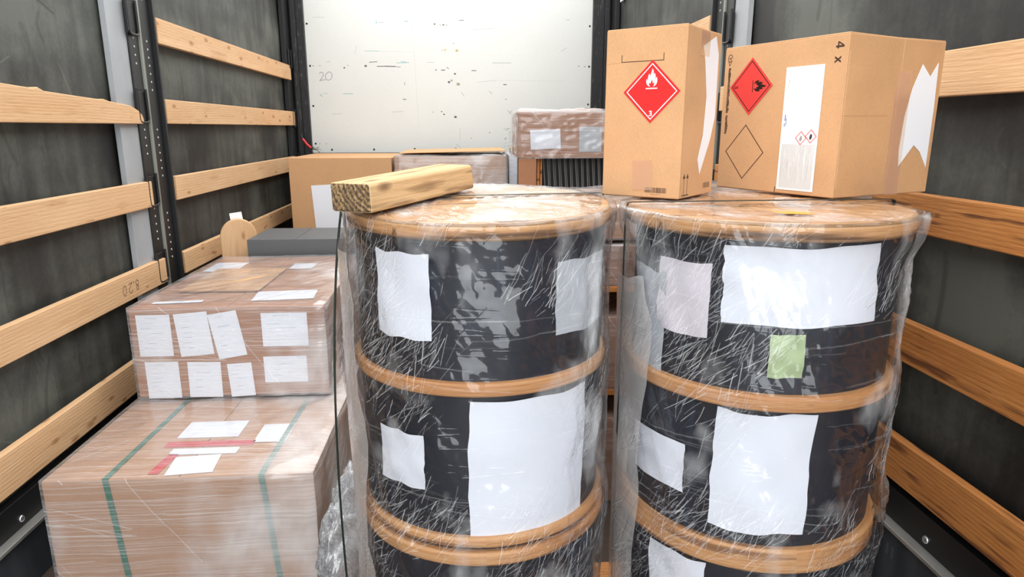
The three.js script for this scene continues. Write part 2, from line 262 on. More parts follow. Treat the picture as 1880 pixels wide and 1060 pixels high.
  for (const [zx, zy] of [[73, 141], [95, 385], [117, 624], [134, 854], [1757, 139], [1753, 380], [1747, 611], [229, 892], [473, 891], [711, 888], [953, 887], [1192, 885]]) {
    const px = 540 + zx / 3.241, py = zy / 3.241, l = 555 + 0.0786 * py, r = 1088 - 0.025 * py;
    part('screw', new THREE.SphereGeometry(0.008, 10, 6).scale(1, 1, 0.35).translate(X0 + (px - l) / (r - l) * PW, (2.32 - 1.158) * (280 - py) / 280 + 1.156, FZ + 0.0125), M.black, w);
  }
  for (const s of [-1, 1]) {
    const t = struct('trim_' + (s < 0 ? 1 : 2), null, null, `black steel corner pillar ${s < 0 ? 'left' : 'right'} of the white front wall`, 'pillar');
    const a = s < 0 ? X0 : X1, b = s * 1.29, lo = Math.min(a, b), hi = Math.max(a, b);
    part('pillar', bx(lo, hi, 0, ROOF, FZ, FZ + 0.05), M.blackWorn, t);
    part('edge_rib', bx(s < 0 ? -1.235 : 1.2, s < 0 ? -1.2 : 1.235, 0, ROOF, FZ + 0.05, FZ + 0.1), M.blackWorn, t);
    part('side_flange', bx(s < 0 ? -1.285 : 1.25, s < 0 ? -1.25 : 1.285, 0, ROOF, FZ + 0.05, FZ + 0.24), M.black, t);
    for (const y of [1.8, 1.36, 1.03]) {
      const x = s * 1.242, z = FZ + 0.2;
      part('board_pocket', tube([[x, y + 0.13, z], [x, y, z], [x, y - 0.005, z - 0.04], [x, y, z - 0.075], [x, y + 0.13, z - 0.075]], 0.006, 30), M.black, t);
    }
    part('white_sticker', bx(s < 0 ? -1.275 : 1.268, s < 0 ? -1.268 : 1.275, 2.27, 2.5, -5.36, -5.28, 0.001), M.paper, t);
  }
}
// intermediate side posts
function sidePost(s, zo, n) {
  const t = struct('trim_' + n, null, null, s < 0 ? 'black perforated side post with grey strip on the left curtain' : 'black perforated side post with grey strip behind the cartons', 'side post');
  const X = (a, b) => (s < 0 ? [-b, -a] : [a, b]);
  const bb = (xa, xb, y0, y1, z0, z1) => { const [p, q] = X(xa, xb); return bx(p, q, y0, y1, z0 + zo, z1 + zo, 0.002); };
  part('grey_strip', bb(1.262, 1.285, 0.1, ROOF, -2.945, -2.8), M.greyPaint, t);
  part('rear_flange', bb(1.255, 1.285, 0.1, ROOF, -3.03, -2.945), M.black, t);
  part('worn_rib', bb(1.246, 1.285, 0.1, ROOF, -3.046, -3.03), M.edgeMetal, t);
  part('channel', bb(1.253, 1.29, 0.1, ROOF, -3.155, -3.046), M.black, t);
  part('front_rib', bb(1.236, 1.285, 0.1, ROOF, -3.168, -3.155), M.black, t);
  part('front_edge', bb(1.262, 1.285, 0.1, ROOF, -3.2, -3.168), M.greyPaint, t);
  const dots = [];
  for (const [z, x, ph] of [[-2.985, 1.2545, 2], [-3.1, 1.2525, 5]]) for (let i = 0; i < 70; i++) { if ((i + ph) % 11 > 6) continue; dots.push(new THREE.CylinderGeometry(0.0042, 0.0042, 0.002, 8).rotateZ(Math.PI / 2).translate(s * x, 0.22 + i * 0.033, z + zo)); }
  const d = part('lit_perforation', merge(dots), M.pale, t); d.userData.kind = 'stuff';  // pale discs paint the light showing through the holes
  for (const y of [0.24, 0.7, 1.03, 1.375, 1.72]) {
    const x = s * 1.243;
    part('board_pocket', tube([[x, y + 0.13, -2.93 + zo], [x, y + 0.004, -2.93 + zo], [x, y - 0.004, -2.95 + zo], [x, y - 0.004, -2.99 + zo], [x, y + 0.004, -3.012 + zo], [x, y + 0.13, -3.012 + zo]], 0.005, 36), M.black, t);
    part('pocket_plate', bb(1.248, 1.256, y - 0.004, y + 0.12, -3.01, -2.932), M.black, t);
  }
}
sidePost(-1, 0, 3); sidePost(1, -0.1, 4);

// ---------------------------------------------------------------- side boards
function board(s, y0, y1, z0, z1, mat, label, group) {   // plank along z, inner face at |x| = 1.24
  const L = z1 - z0, h = y1 - y0, g = new RoundedBoxGeometry(L, h, 0.026, 3, 0.004); 
  const p = g.attributes.position; for (let i = 0; i < p.count; i++) { const x = p.getX(i), y = p.getY(i); p.setY(i, y + 0.0025 * (vn(x * 3, s * 7 + y0 * 9, 5) - 0.5)); }
  uvMetres(g, [rnd() * 5, rnd() * 5]);
  const m = solo('side_board', g, mat, label, 'board', group); m.rotation.y = s < 0 ? Math.PI / 2 : -Math.PI / 2; m.position.set(s * 1.253, (y0 + y1) / 2, (z0 + z1) / 2); return m;
}
const C = 1.35;
{ // nearest upper board on the left has a split, sloping top edge
  const sh = new THREE.Shape(), z = (a) => a; sh.moveTo(z(-2.955), 1.368);
  for (const [a, b] of [[0.25, 1.366], [0.25, 1.486], [-1.2, 1.482], [-2.0, 1.476], [-2.24, 1.466], [-2.27, 1.47], [-2.3, 1.46], [-2.5, 1.452], [-2.62, 1.448], [-2.66, 1.45], [-2.7, 1.443], [-2.86, 1.432], [-2.92, 1.415], [-2.95, 1.398], [-2.958, 1.38]]) sh.lineTo(a, b);
  const g = new THREE.ExtrudeGeometry(sh, { depth: 0.02, bevelEnabled: true, bevelSize: 0.003, bevelThickness: 0.003, bevelSegments: 2 });
  uvMetres(g, [0.3, 0.02]); g.rotateY(-Math.PI / 2);
  const m = solo('side_board', g, M.pine[0], 'pale side board with split sloping top edge, topmost of the near left bay', 'board', 'slotted side boards');
  m.position.set(-1.243, 0, 0);
}
board(-1, C - 0.328, C - 0.221, -2.96, 0.3, M.pine[1], 'pale side board of the near left bay, second from top', 'slotted side boards');
const sb3 = board(-1, C - 0.664, C - 0.557, -3.0, 0.3, M.pine[0], 'side board with 8.20 pencilled upside down near its end', 'slotted side boards');
board(-1, C - 1.03, C - 0.905, -3.0, 0.3, M.pine[1], 'lowest side board of the near left bay, beside the strapped carton', 'slotted side boards');
board(-1, C + 0.355, C + 0.463, -5.5, -3.19, M.pine[1], 'topmost side board of the far left bay', 'slotted side boards');
board(-1, C + 0.016, C + 0.122, -5.52, -3.19, M.pine[0], 'side board of the far left bay, second from top', 'slotted side boards');
board(-1, C - 0.325, C - 0.216, -5.45, -3.2, M.pine[1], 'side board of the far left bay level with the far carton tops', 'slotted side boards');
board(-1, C - 0.67, C - 0.568, -5.45, -3.2, M.pine[0], 'side board of the far left bay behind the round-ended wood piece', 'slotted side boards');
board(1, C + 0.073, C + 0.181, -3.1, 0.3, M.pine[1], 'topmost side board of the right bay beside the large carton', 'slotted side boards');
board(1, C - 0.266, C - 0.165, -3.1, 0.3, M.oldPine[0], 'weathered orange side board level with the right drum lid', 'slotted side boards');
board(1, C - 0.612, C - 0.5, -3.1, 0.3, M.oldPine[1], 'weathered orange side board of the right bay, second from bottom', 'slotted side boards');
board(1, C - 0.945, C - 0.822, -3.1, 0.3, M.oldPine[0], 'weathered orange side board of the right bay, lowest one', 'slotted side boards');
board(1, C + 0.41, C + 0.515, -5.5, -3.3, M.pine[0], 'pale side board end showing behind the tall carton', 'slotted side boards');
board(1, C - 0.3, C - 0.19, -5.45, -3.3, M.pine[1], 'side board of the far right bay hidden behind the cartons', 'slotted side boards');
{ // pencilled 8.20, upside down
  const t = canvasTex(256, 128, (x, W, H) => { x.clearRect(0, 0, W, H); x.translate(W / 2, H / 2); x.rotate(Math.PI); x.strokeStyle = 'rgba(70,40,20,.85)'; x.lineWidth = 5; x.lineJoin = 'round'; x.lineCap = 'round';
    x.beginPath(); x.ellipse(-92, -18, 13, 18, 0, 0, 7); x.stroke(); x.beginPath(); x.ellipse(-92, 20, 16, 20, 0, 0, 7); x.stroke();
    x.beginPath(); x.arc(-50, 34, 3, 0, 7); x.stroke();
    x.beginPath(); x.moveTo(-24, -20); x.bezierCurveTo(-16, -46, 22, -42, 16, -10); x.bezierCurveTo(10, 14, -22, 26, -24, 40); x.lineTo(18, 34); x.stroke();
    x.beginPath(); x.ellipse(72, 0, 20, 38, 0.1, 0, 7); x.stroke(); });
  const g = new THREE.PlaneGeometry(0.16, 0.066); const m = part('pencilled_number', g, new THREE.MeshStandardMaterial({ map: t, transparent: true, roughness: 0.7 }), sb3);
  m.position.set(1.315, -0.004, 0.0135);
}

// ---------------------------------------------------------------- cartons
function flame(x, cx, cy, s, c, rot = 0) {
  x.save(); x.translate(cx, cy); x.rotate(rot); x.scale(s, s); x.fillStyle = c; x.beginPath(); x.moveTo(-0.2, 1);
  x.bezierCurveTo(-0.75, 0.9, -0.85, 0.4, -0.72, 0.02); x.bezierCurveTo(-0.62, 0.2, -0.58, 0.22, -0.5, 0.26); x.bezierCurveTo(-0.66, -0.15, -0.45, -0.35, -0.42, -0.62); x.bezierCurveTo(-0.3, -0.5, -0.26, -0.35, -0.22, -0.22);
  x.bezierCurveTo(-0.2, -0.7, 0.0, -0.85, 0.02, -1.25); x.bezierCurveTo(0.22, -1.0, 0.24, -0.7, 0.2, -0.45); x.bezierCurveTo(0.3, -0.5, 0.34, -0.6, 0.36, -0.7); x.bezierCurveTo(0.5, -0.4, 0.52, -0.2, 0.46, 0.02);
  x.bezierCurveTo(0.56, 0, 0.62, -0.1, 0.66, -0.2); x.bezierCurveTo(0.84, 0.3, 0.76, 0.85, 0.2, 1); x.closePath(); x.fill();
  x.globalCompositeOperation = 'destination-out'; x.beginPath(); x.moveTo(-0.16, 1); x.bezierCurveTo(-0.4, 0.85, -0.42, 0.66, -0.34, 0.5); x.bezierCurveTo(-0.26, 0.6, -0.2, 0.62, -0.16, 0.6); x.bezierCurveTo(-0.16, 0.4, -0.02, 0.3, 0, 0.12); x.bezierCurveTo(0.12, 0.3, 0.14, 0.45, 0.14, 0.58); x.bezierCurveTo(0.22, 0.58, 0.26, 0.52, 0.3, 0.44); x.bezierCurveTo(0.4, 0.7, 0.34, 0.9, 0.16, 1); x.closePath(); x.fill();
  x.globalCompositeOperation = 'source-over'; x.fillStyle = c; x.fillRect(-0.8, 1.16, 1.6, 0.13); x.restore();
}
function flameLayer(x, W, ...a) { const c = document.createElement('canvas'); c.width = c.height = W; flame(c.getContext('2d'), ...a); x.drawImage(c, 0, 0); }
const hazard = (bg, ink, rot) => new THREE.MeshStandardMaterial({ roughness: 0.4, map: canvasTex(512, 512, (x, W) => {
  x.fillStyle = bg; x.fillRect(0, 0, W, W); x.strokeStyle = ink; x.lineWidth = 11; x.strokeRect(32, 32, W - 64, W - 64);
  // the sheet is a square standing on a corner: its upper corner is the canvas' top-left
  const d = Math.PI / 4 - Math.PI / 2, at = (u, v) => [W / 2 + (u * Math.cos(-d - Math.PI / 2 + Math.PI / 2) - 0) * 0 + 0, 0];
  const toC = (u, v) => { const a = -Math.PI / 4, X = u * Math.cos(a) - v * Math.sin(a), Y = u * Math.sin(a) + v * Math.cos(a); return [W / 2 + X, W / 2 + Y]; };
  const r = rot, [fx, fy] = toC(Math.cos(r - Math.PI / 2) * 150, Math.sin(r - Math.PI / 2) * 150), [tx, ty] = toC(Math.cos(r + Math.PI / 2) * 250, Math.sin(r + Math.PI / 2) * 250);
  flameLayer(x, W, fx, fy, 92, ink, r - Math.PI / 4);
  x.save(); x.translate(tx, ty); x.rotate(r - Math.PI / 4); x.fillStyle = ink; x.font = 'bold 84px sans-serif'; x.textAlign = 'center'; x.textBaseline = 'middle'; x.fillText('3', 0, 0); x.restore();
}) });
function sheet(name, w, h, mat, parent, pos, rz = 0, label, face = 'front') { // thin paper on a face of a box; pos in the face's own x, y
  const m = part(name, new THREE.BoxGeometry(w, h, 0.0008), mat, parent, label); m.rotation.z = rz; m.position.set(pos[0], pos[1], pos[2]);
  if (face === 'right') { m.rotation.set(0, Math.PI / 2, 0); m.rotateZ(rz); }
  if (face === 'top') { m.rotation.set(-Math.PI / 2, 0, rz); }
  return m;
}
function printMat(w, h, base, draw, s) {
  const W = 768, H = Math.round(768 * h / w);
  return new THREE.MeshStandardMaterial({ roughness: 0.78, map: canvasTex(W, H, (x) => {
    const im = x.createImageData(W, H), k0 = w / W;
    for (let j = 0; j < H; j++) for (let i = 0; i < W; i++) { const f = fbm(i * k0 * 700, j * k0 * 300, s, 2) - 0.5, b = fbm(i * k0 * 14, j * k0 * 14, s + 3, 3) - 0.5, k = 1 + 0.07 * f + 0.08 * b, o = (j * W + i) * 4; for (let c = 0; c < 3; c++) im.data[o + c] = base[c] * k; im.data[o + 3] = 255; }
    x.putImageData(im, 0, 0); draw(x, W, H);
  }) });
}
// upright carton: front panel faces +z, side panel faces +x; base at y = 0
function carton(g, w, h, d, front, side) {
  const t = 0.004, pl = M.card;
  const slab = (name, a, b, mat, pos, ry) => { const m = part(name, new RoundedBoxGeometry(a, b, t, 2, 0.0019), pl, g); if (mat !== pl) { const face = part('print', new THREE.PlaneGeometry(a - 0.004, b - 0.004), mat, m); face.position.z = t / 2 + 0.0002; } else uvMetres(m.geometry); m.position.set(...pos); m.rotation.y = ry; return m; };
  slab('front_panel', w, h - 0.004, front ?? pl, [0, h / 2, d / 2 - t / 2], 0);
  slab('back_panel', w, h - 0.004, pl, [0, h / 2, -d / 2 + t / 2], Math.PI);
  slab('side_panel', d - 0.004, h - 0.004, side ?? pl, [w / 2 - t / 2, h / 2, 0], Math.PI / 2);
  slab('side_panel', d - 0.004, h - 0.004, pl, [-w / 2 + t / 2, h / 2, 0], -Math.PI / 2);
  const lap = (dz, tilt, nm) => { const m = part(nm, rbox(w - 0.001, t, d / 2 - 0.001, 0.0019), pl, g); m.position.set(0, h - t / 2, dz * d / 4); m.rotation.x = tilt * dz; return m; };
  lap(1, -0.012, 'top_flap'); lap(-1, -0.012, 'top_flap');
  part('bottom_panel', rbox(w - 0.006, t, d - 0.006, 0.0019).translate(0, t / 2 + 0.001, 0), pl, g);
}
const INK = 'rgba(46,28,18,.92)', CB = [198, 154, 112];
const LIDY = 1.2048;
{ // tall carton with white-flame hazard diamond
  const w = 0.177, h = 0.342, d = 0.191, th = 0.6927, n = [0.5167, -1.3567];
  const cx = n[0] - w / 2 * Math.cos(th) + d / 2 * Math.sin(th), cz = n[1] - w / 2 * Math.sin(th) - d / 2 * Math.cos(th);
  const g = thing('carton', 'tall narrow cardboard carton with red flame diamond in white print', 'carton', [cx, LIDY, cz], -th);
  const front = printMat(w, h, CB, (x, W, H) => {
    x.strokeStyle = INK; x.lineWidth = 7; x.lineJoin = 'round'; x.beginPath(); x.moveTo(0.2 * W, 0.14 * H); x.lineTo(0.2 * W, 0.183 * H); x.lineTo(0.735 * W, 0.183 * H); x.lineTo(0.735 * W, 0.14 * H); x.stroke();
    x.strokeStyle = 'rgba(120,84,50,.55)'; x.lineWidth = 3; x.beginPath(); x.moveTo(0, 0.19 * H); x.lineTo(0.2 * W, 0.186 * H); x.stroke();
    seed = 31; for (let k = 0; k < 60; k++) { x.fillStyle = `rgba(40,24,14,${rr(0.5, 0.9)})`; x.fillRect((0.565 + k * 0.0048) * W, 0.943 * H, rr(1, 3.4), 0.033 * H); }
    x.fillRect(0.64 * W, 0.984 * H, 0.13 * W, 4);
  }, 1001);
  const side = printMat(d, h, CB, (x, W, H) => {
    x.strokeStyle = x.fillStyle = INK; x.lineWidth = 8;
    for (const u of [0.1, 0.2]) { x.beginPath(); x.moveTo(u * W, 0.985 * H); x.lineTo(u * W, 0.875 * H); x.stroke(); x.beginPath(); x.moveTo(u * W, 0.855 * H); x.lineTo((u - 0.035) * W, 0.885 * H); x.lineTo((u + 0.035) * W, 0.885 * H); x.fill(); }
    x.fillRect(0.05 * W, 0.986 * H, 0.2 * W, 9);
    seed = 37; for (let k = 0; k < 40; k++) { x.fillStyle = `rgba(40,24,14,${rr(0.5, 0.9)})`; x.fillRect((0.7 + k * 0.0055) * W, 0.93 * H, rr(1, 3.4), 0.035 * H); }
  }, 1031);
  carton(g, w, h, d, front, side);
  const z = d / 2 + 0.0012;
  sheet('hazard_label', 0.088, 0.088, hazard('#dc2a2c', '#ffffff', 0), g, [(0.6 - 0.5) * w, h * (1 - 0.367), z], -Math.PI / 4, 'red flammable diamond with white flame and 3');
  sheet('tape_patch', 0.045, 0.062, M.tape, g, [(0.53 - 0.5) * w, h * 0.14, z], 0.03, 'glossy brown tape patch');
  const rag = new THREE.Shape(); [[-0.04, 0.12], [0.03, 0.145], [0.05, 0.11], [0.052, -0.02], [0.03, -0.07], [-0.02, -0.14], [-0.035, -0.11], [-0.012, -0.06], [-0.005, 0.02], [-0.025, 0.09]].forEach((p, i) => (i ? rag.lineTo(...p) : rag.moveTo(...p)));
  const lab = part('delivery_label', new THREE.ExtrudeGeometry(rag, { depth: 0.0008, bevelEnabled: false }), M.paper, g, 'torn white label'); lab.rotation.y = Math.PI / 2; lab.position.set(w / 2 + 0.0006, h * 0.55, -0.03);
  sheet('seal_tape', 0.05, 0.05, M.tape, g, [w / 2 + 0.0012, h - 0.028, 0], 0, 'clear brown sealing tape', 'right');
  sheet('seal_tape', w, 0.05, M.tape, g, [0, h + 0.0008, 0], 0, 'clear brown sealing tape', 'top');
}
{ // wide carton
  const w = 0.331, h = 0.329, d = 0.3205, th = 1.1545, n = [0.8419, -1.354];
  const cx = n[0] - w / 2 * Math.cos(th) + d / 2 * Math.sin(th), cz = n[1] - w / 2 * Math.sin(th) - d / 2 * Math.cos(th);
  const g = thing('carton', 'large cardboard carton with black flame diamond and 4 x print', 'carton', [cx, LIDY, cz], -th);
  const front = printMat(w, h, CB, (x, W, H) => {
    x.strokeStyle = x.fillStyle = INK; x.lineWidth = 5; const a = 0.24 * W, b = 0.735 * H; x.beginPath(); x.moveTo(a, b - 0.193 * H); x.lineTo(a + 0.176 * W, b); x.lineTo(a, b + 0.193 * H); x.lineTo(a - 0.176 * W, b); x.closePath(); x.stroke();
    x.save(); x.translate(0.945 * W, 0.035 * H); x.rotate(Math.PI / 2); x.font = 'bold 62px sans-serif'; x.textBaseline = 'middle'; x.fillText('4', 0, 0); x.fillText('x', 66, 0); x.restore();
    x.lineWidth = 4; x.beginPath(); x.ellipse(0.045 * W, 0.062 * H, 0.02 * W, 0.025 * W, 0, 0.5, Math.PI * 2 + 0.0); x.stroke(); x.beginPath(); x.moveTo(0.03 * W, 0.082 * H); x.lineTo(0.042 * W, 0.115 * H); x.lineTo(0.062 * W, 0.08 * H); x.stroke();
    x.fillRect(0.036 * W, 0.056 * H, 4, 12); x.fillRect(0.044 * W, 0.056 * H, 4, 12); x.fillRect(0.052 * W, 0.056 * H, 4, 12);
    seed = 41; for (let y = 0.13; y < 0.6; y += 0.017) { if (rnd() < 0.12) continue; x.fillStyle = `rgba(40,24,14,${rr(0.55, 0.85)})`; x.fillRect((0.034 + rr(0, 0.004)) * W, y * H, rr(0.018, 0.026) * W, 0.0165 * H); }
    x.strokeStyle = INK; x.lineWidth = 5; x.beginPath(); x.moveTo(0.545 * W, 0.965 * H); x.lineTo(0.545 * W, H); x.stroke();
  }, 1101);
  const side = printMat(d, h, [194, 149, 106], (x, W, H) => {
    x.strokeStyle = 'rgba(225,190,150,.7)'; x.lineWidth = 4; x.beginPath(); x.moveTo(0.55 * W, 0); x.lineTo(0.53 * W, H); x.stroke(); x.strokeStyle = 'rgba(120,84,50,.4)'; x.lineWidth = 3; x.beginPath(); x.moveTo(0, 0.49 * H); x.lineTo(0.45 * W, 0.485 * H); x.stroke();
    x.setLineDash([5, 6]); x.strokeStyle = 'rgba(240,210,170,.8)'; x.lineWidth = 5; x.beginPath(); x.moveTo(4, 0.1 * H); x.lineTo(4, 0.95 * H); x.stroke();
  }, 1131);
  carton(g, w, h, d, front, side);
  const z = d / 2 + 0.0012;
  sheet('hazard_label', 0.09, 0.09, hazard('#d8403c', '#1c1210', Math.PI / 2), g, [(0.262 - 0.5) * w, h * (1 - 0.277), z], -Math.PI / 4, 'red flammable diamond with black flame and 3, turned sideways');
  const lw = 0.096, lh = 0.262;
  const lm = new THREE.MeshStandardMaterial({ roughness: 0.45, map: canvasTex(384, 1024, (x, W, H) => {
    x.fillStyle = '#eef0f1'; x.fillRect(0, 0, W, H); seed = 53;
    x.fillStyle = '#cfd1d2'; x.fillRect(20, 0.62 * H, W - 40, 0.365 * H);
    for (let k = 0; k < 90; k++) { const t = rnd(); x.fillStyle = `rgba(${t < 0.5 ? '236,238,239' : '176,180,182'},${rr(0.25, 0.7)})`; x.fillRect(rr(20, W - 30), (0.62 + rr(0, 0.2)) * H, rr(2, 6), rr(0.04, 0.18) * H); }
    for (let k = 0; k < 26; k++) { x.fillStyle = `rgba(150,155,158,${rr(0.2, 0.6)})`; x.fillRect(rr(0, 1) < 0.6 ? rr(14, 90) : rr(W - 90, W - 20), rr(0.03, 0.3) * H, rr(2, 8), rr(0.03, 0.14) * H); }
    x.fillStyle = 'rgba(60,90,150,.7)'; x.fillRect(26, 0.38 * H, 12, 0.05 * H); x.fillRect(40, 0.41 * H, 8, 0.06 * H); x.fillRect(24, 0.45 * H, 10, 0.03 * H);
    for (const [u, v, ink] of [[0.56, 0.57, 'rgba(90,90,90,.6)'], [0.82, 0.555, 'rgba(30,30,30,.9)']]) { const a = u * W, b = v * H, r = 54; x.strokeStyle = 'rgba(205,70,74,.8)'; x.lineWidth = 8; x.beginPath(); x.moveTo(a, b - r); x.lineTo(a + r, b); x.lineTo(a, b + r); x.lineTo(a - r, b); x.closePath(); x.stroke(); x.fillStyle = ink; x.beginPath(); x.ellipse(a, b + 4, 13, 24, 0.2, 0, 7); x.fill(); }
  }) });
  sheet('product_label', lw, lh, lm, g, [(0.705 - 0.5) * w, h * (1 - 0.57), z], 0, 'tall white product label with small red diamonds');
  const rag = new THREE.Shape(); [[-0.01, 0.11], [0.022, 0.085], [0.045, 0.115], [0.05, 0.02], [0.05, -0.11], [0.02, -0.075], [-0.005, -0.06], [-0.05, -0.105], [-0.055, -0.07], [-0.05, 0], [-0.035, 0.06]].forEach((p, i) => (i ? rag.lineTo(...p) : rag.moveTo(...p)));
  const lab = part('delivery_sheet', new THREE.ExtrudeGeometry(rag, { depth: 0.0008, bevelEnabled: false }), M.paper, g, 'ragged white sheet'); lab.rotation.y = Math.PI / 2; lab.position.set(w / 2 + 0.0006, h * 0.51, -0.095);
  sheet('seal_tape', 0.05, 0.26, M.tape, g, [w / 2 + 0.001, h * 0.4, -0.028], 0, 'clear brown sealing tape', 'right');
}

// ---------------------------------------------------------------- drums
const ringLathe = (pts) => { const g = new THREE.LatheGeometry(pts.map((p) => new THREE.Vector2(...p)), 96); const p = g.attributes.position, uv = g.attributes.uv; for (let i = 0; i < p.count; i++) { uv.setXY(i, uv.getX(i) * 1.66, p.getY(i) + Math.hypot(p.getX(i), p.getZ(i))); } return g; };
const hoopShape = (r0, r1, y0, y1, e = 0.006) => ringLathe([[r0, y0], [r1 - e, y0], [r1 - e * 0.3, y0 + e * 0.3], [r1, y0 + e], [r1, y1 - e], [r1 - e * 0.3, y1 - e * 0.3], [r1 - e, y1], [r0, y1]]);
function curvedSheet(r, t0, t1, y0, y1, s, bend = 0.006, rag = 0.05) {
  const nx = 20, ny = 20, P = [], T = [], I = [];
  for (let j = 0; j <= ny; j++) for (let i = 0; i <= nx; i++) {
    const u = i / nx, v = j / ny, wob = rag * (fbm(v * 5, s * 3 + u * 0.6, s, 3) - 0.5), th = t0 + (t1 - t0) * u + wob * (t1 - t0), y = y0 + (y1 - y0) * v + 0.05 * (y1 - y0) * (vn(u * 4, s, s + 5) - 0.5), q = r + bend * vn(u * 3, v * 3, s + 9);
    P.push(q * Math.sin(th), y, q * Math.cos(th)); T.push(th * 0.26, y); if (i < nx && j < ny) { const a = j * (nx + 1) + i; I.push(a, a + 1, a + nx + 1, a + 1, a + nx + 2, a + nx + 1); }
  }
  const g = new THREE.BufferGeometry(); g.setAttribute('position', new THREE.Float32BufferAttribute(P, 3)); g.setAttribute('uv', new THREE.Float32BufferAttribute(T, 2)); g.setIndex(I); g.computeVertexNormals(); return g;
}
function drumFilm(prof, top, lidR, s, bulge) {           // prof: [y, r] from bottom to lid edge; closes over the lid
  const NT = 260, P = [], UV = [], I = [], rows = [];
  const y0 = prof[0][0], y1 = prof[prof.length - 1][0], NV = 150;
  for (let j = 0; j <= NV; j++) { const y = y0 + (y1 - y0) * j / NV; let k = 0; while (k < prof.length - 2 && prof[k + 1][0] < y) k++; const f = sm(clamp((y - prof[k][0]) / (prof[k + 1][0] - prof[k][0]))); rows.push([y, prof[k][1] + (prof[k + 1][1] - prof[k][1]) * f, 0]); }
  const NR = 26; for (let j = 1; j <= NR; j++) { const f = 1 - j / NR; rows.push([top, (lidR + 0.004) * f, 1]); }
  rows.forEach(([y, r, lid], j) => {
    for (let i = 0; i <= NT; i++) {
      const th = i / NT * Math.PI * 2 - Math.PI, c = Math.cos(th) * 3, d = Math.sin(th) * 3, n = (a, b, q) => vn(c * a + 11 + b * y, d * a + b * y * 0.7, q);
      let w = 0;
      if (!lid) { const q = n(2.2, 9, s), fine = 1 - Math.abs(2 * n(9, 26, s + 3) - 1), fine2 = 1 - Math.abs(2 * n(16, -60, s + 8) - 1); w = 0.014 * (q - 0.35) + 0.007 * (n(0.9, 4.5, s + 15) - 0.4) + 0.005 * fine * n(1.5, 5, s + 4) + 0.0025 * fine2 + bulge(th, y); }
      const R = r + w, lift = lid ? 0.001 + 0.0022 * Math.pow(1 - Math.abs(2 * vn(Math.cos(th) * r * 22 + 5, Math.sin(th) * r * 60, s + 20) - 1), 3) : 0;
      P.push(R * Math.sin(th), y + lift, R * Math.cos(th)); if (lid) UV.push(R * Math.sin(th), R * Math.cos(th)); else UV.push(th * 0.26, y);
      if (i < NT && j < rows.length - 1) { const a = j * (NT + 1) + i; I.push(a, a + 1, a + NT + 1, a + 1, a + NT + 2, a + NT + 1); }
    }
  });
  const g = new THREE.BufferGeometry(); g.setAttribute('position', new THREE.Float32BufferAttribute(P, 3)); g.setAttribute('uv', new THREE.Float32BufferAttribute(UV, 2)); g.setIndex(I); g.computeVertexNormals(); return g;
}
function lean(g, y0, k, up) { const p = g.attributes.position; for (let i = 0; i < p.count; i++) { const f = clamp((p.getY(i) - y0) / 0.02); p.setY(i, p.getY(i) + f * (up - k * p.getZ(i))); } g.computeVertexNormals(); return g; }
function drum(label, cx, cz, lidR, hoopR, bodyR, hoops, sheets, s, turn, bulge, k = 0, milkyLayers) {
  const B = 0.147, TOP = 1.2, g = thing('drum', label, 'drum', [cx, B, cz], 0, 'film-wrapped drums'), Y = (y) => y - B;
  part('body', new THREE.LatheGeometry([[0, 0], [bodyR - 0.01, 0], [bodyR, 0.01], [bodyR, Y(TOP) - 0.035], [bodyR - 0.01, Y(TOP) - 0.03], [0, Y(TOP) - 0.03]].map((p) => new THREE.Vector2(...p)), 96), M.drumBlack, g);
  const lid = part('lid', merge([uvMetres(new THREE.LatheGeometry([[0, Y(TOP) - 0.032], [lidR - 0.006, Y(TOP) - 0.032], [lidR, Y(TOP) - 0.026], [lidR, Y(TOP) - 0.006], [lidR - 0.005, Y(TOP) - 0.001], [lidR - 0.012, Y(TOP)], [0, Y(TOP)]].map((p) => new THREE.Vector2(...p)), 120))]), M.drumWood, g, 'round wooden lid');
  lid.geometry.rotateY(turn); if (k) { const n = lid.geometry.attributes.position; for (let i = 0; i < n.count; i++) n.setY(i, n.getY(i) + 0.006 - k * n.getZ(i)); }
  for (const [y0, y1, dr] of hoops) part('hoop', hoopShape(bodyR - 0.01, hoopR + dr, Y(y0), Y(y1)), M.hoopWood, g, 'pale wooden hoop');
  sheets.forEach(([n, t0, t1, y0, y1, m, lab], i) => part(n, curvedSheet(bodyR + 0.0015, t0, t1, Y(y0), Y(y1), s + i * 3), m, g, lab));
  const pr = [[0.02, hoopR + 0.012], [0.06, hoopR + 0.004]];
  for (const [y0, y1, dr] of [...hoops].reverse()) pr.push([Y(y0) - 0.06, bodyR + 0.012], [Y(y0) - 0.004, hoopR + dr + 0.003], [Y(y1) + 0.004, hoopR + dr + 0.003], [Y(y1) + 0.06, bodyR + 0.012]);
  const seen = pr.filter((p, i) => !i || p[0] > pr[i - 1][0]).filter((p) => p[0] < Y(TOP) - 0.1);
  seen.push([Y(TOP) - 0.085, bodyR + 0.012], [Y(TOP) - 0.03, lidR + 0.002], [Y(TOP) - 0.004, lidR + 0.0045], [Y(TOP) + 0.001, lidR + 0.001]);
  const fg = drumFilm(seen, Y(TOP) + 0.0012, lidR, s, bulge);
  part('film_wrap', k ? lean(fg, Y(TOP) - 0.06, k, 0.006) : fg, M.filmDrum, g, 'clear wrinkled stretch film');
  for (const [t0, t1, y0, y1] of milkyLayers) part('milky_film_layer', curvedSheet(hoopR + 0.014, t0, t1, Y(y0), Y(y1), s + 77, 0.014, 0.4), M.filmMilky, g, 'extra milky film layer on the left side');  // extra film layer that pales the left side of the drum
  return g;
}
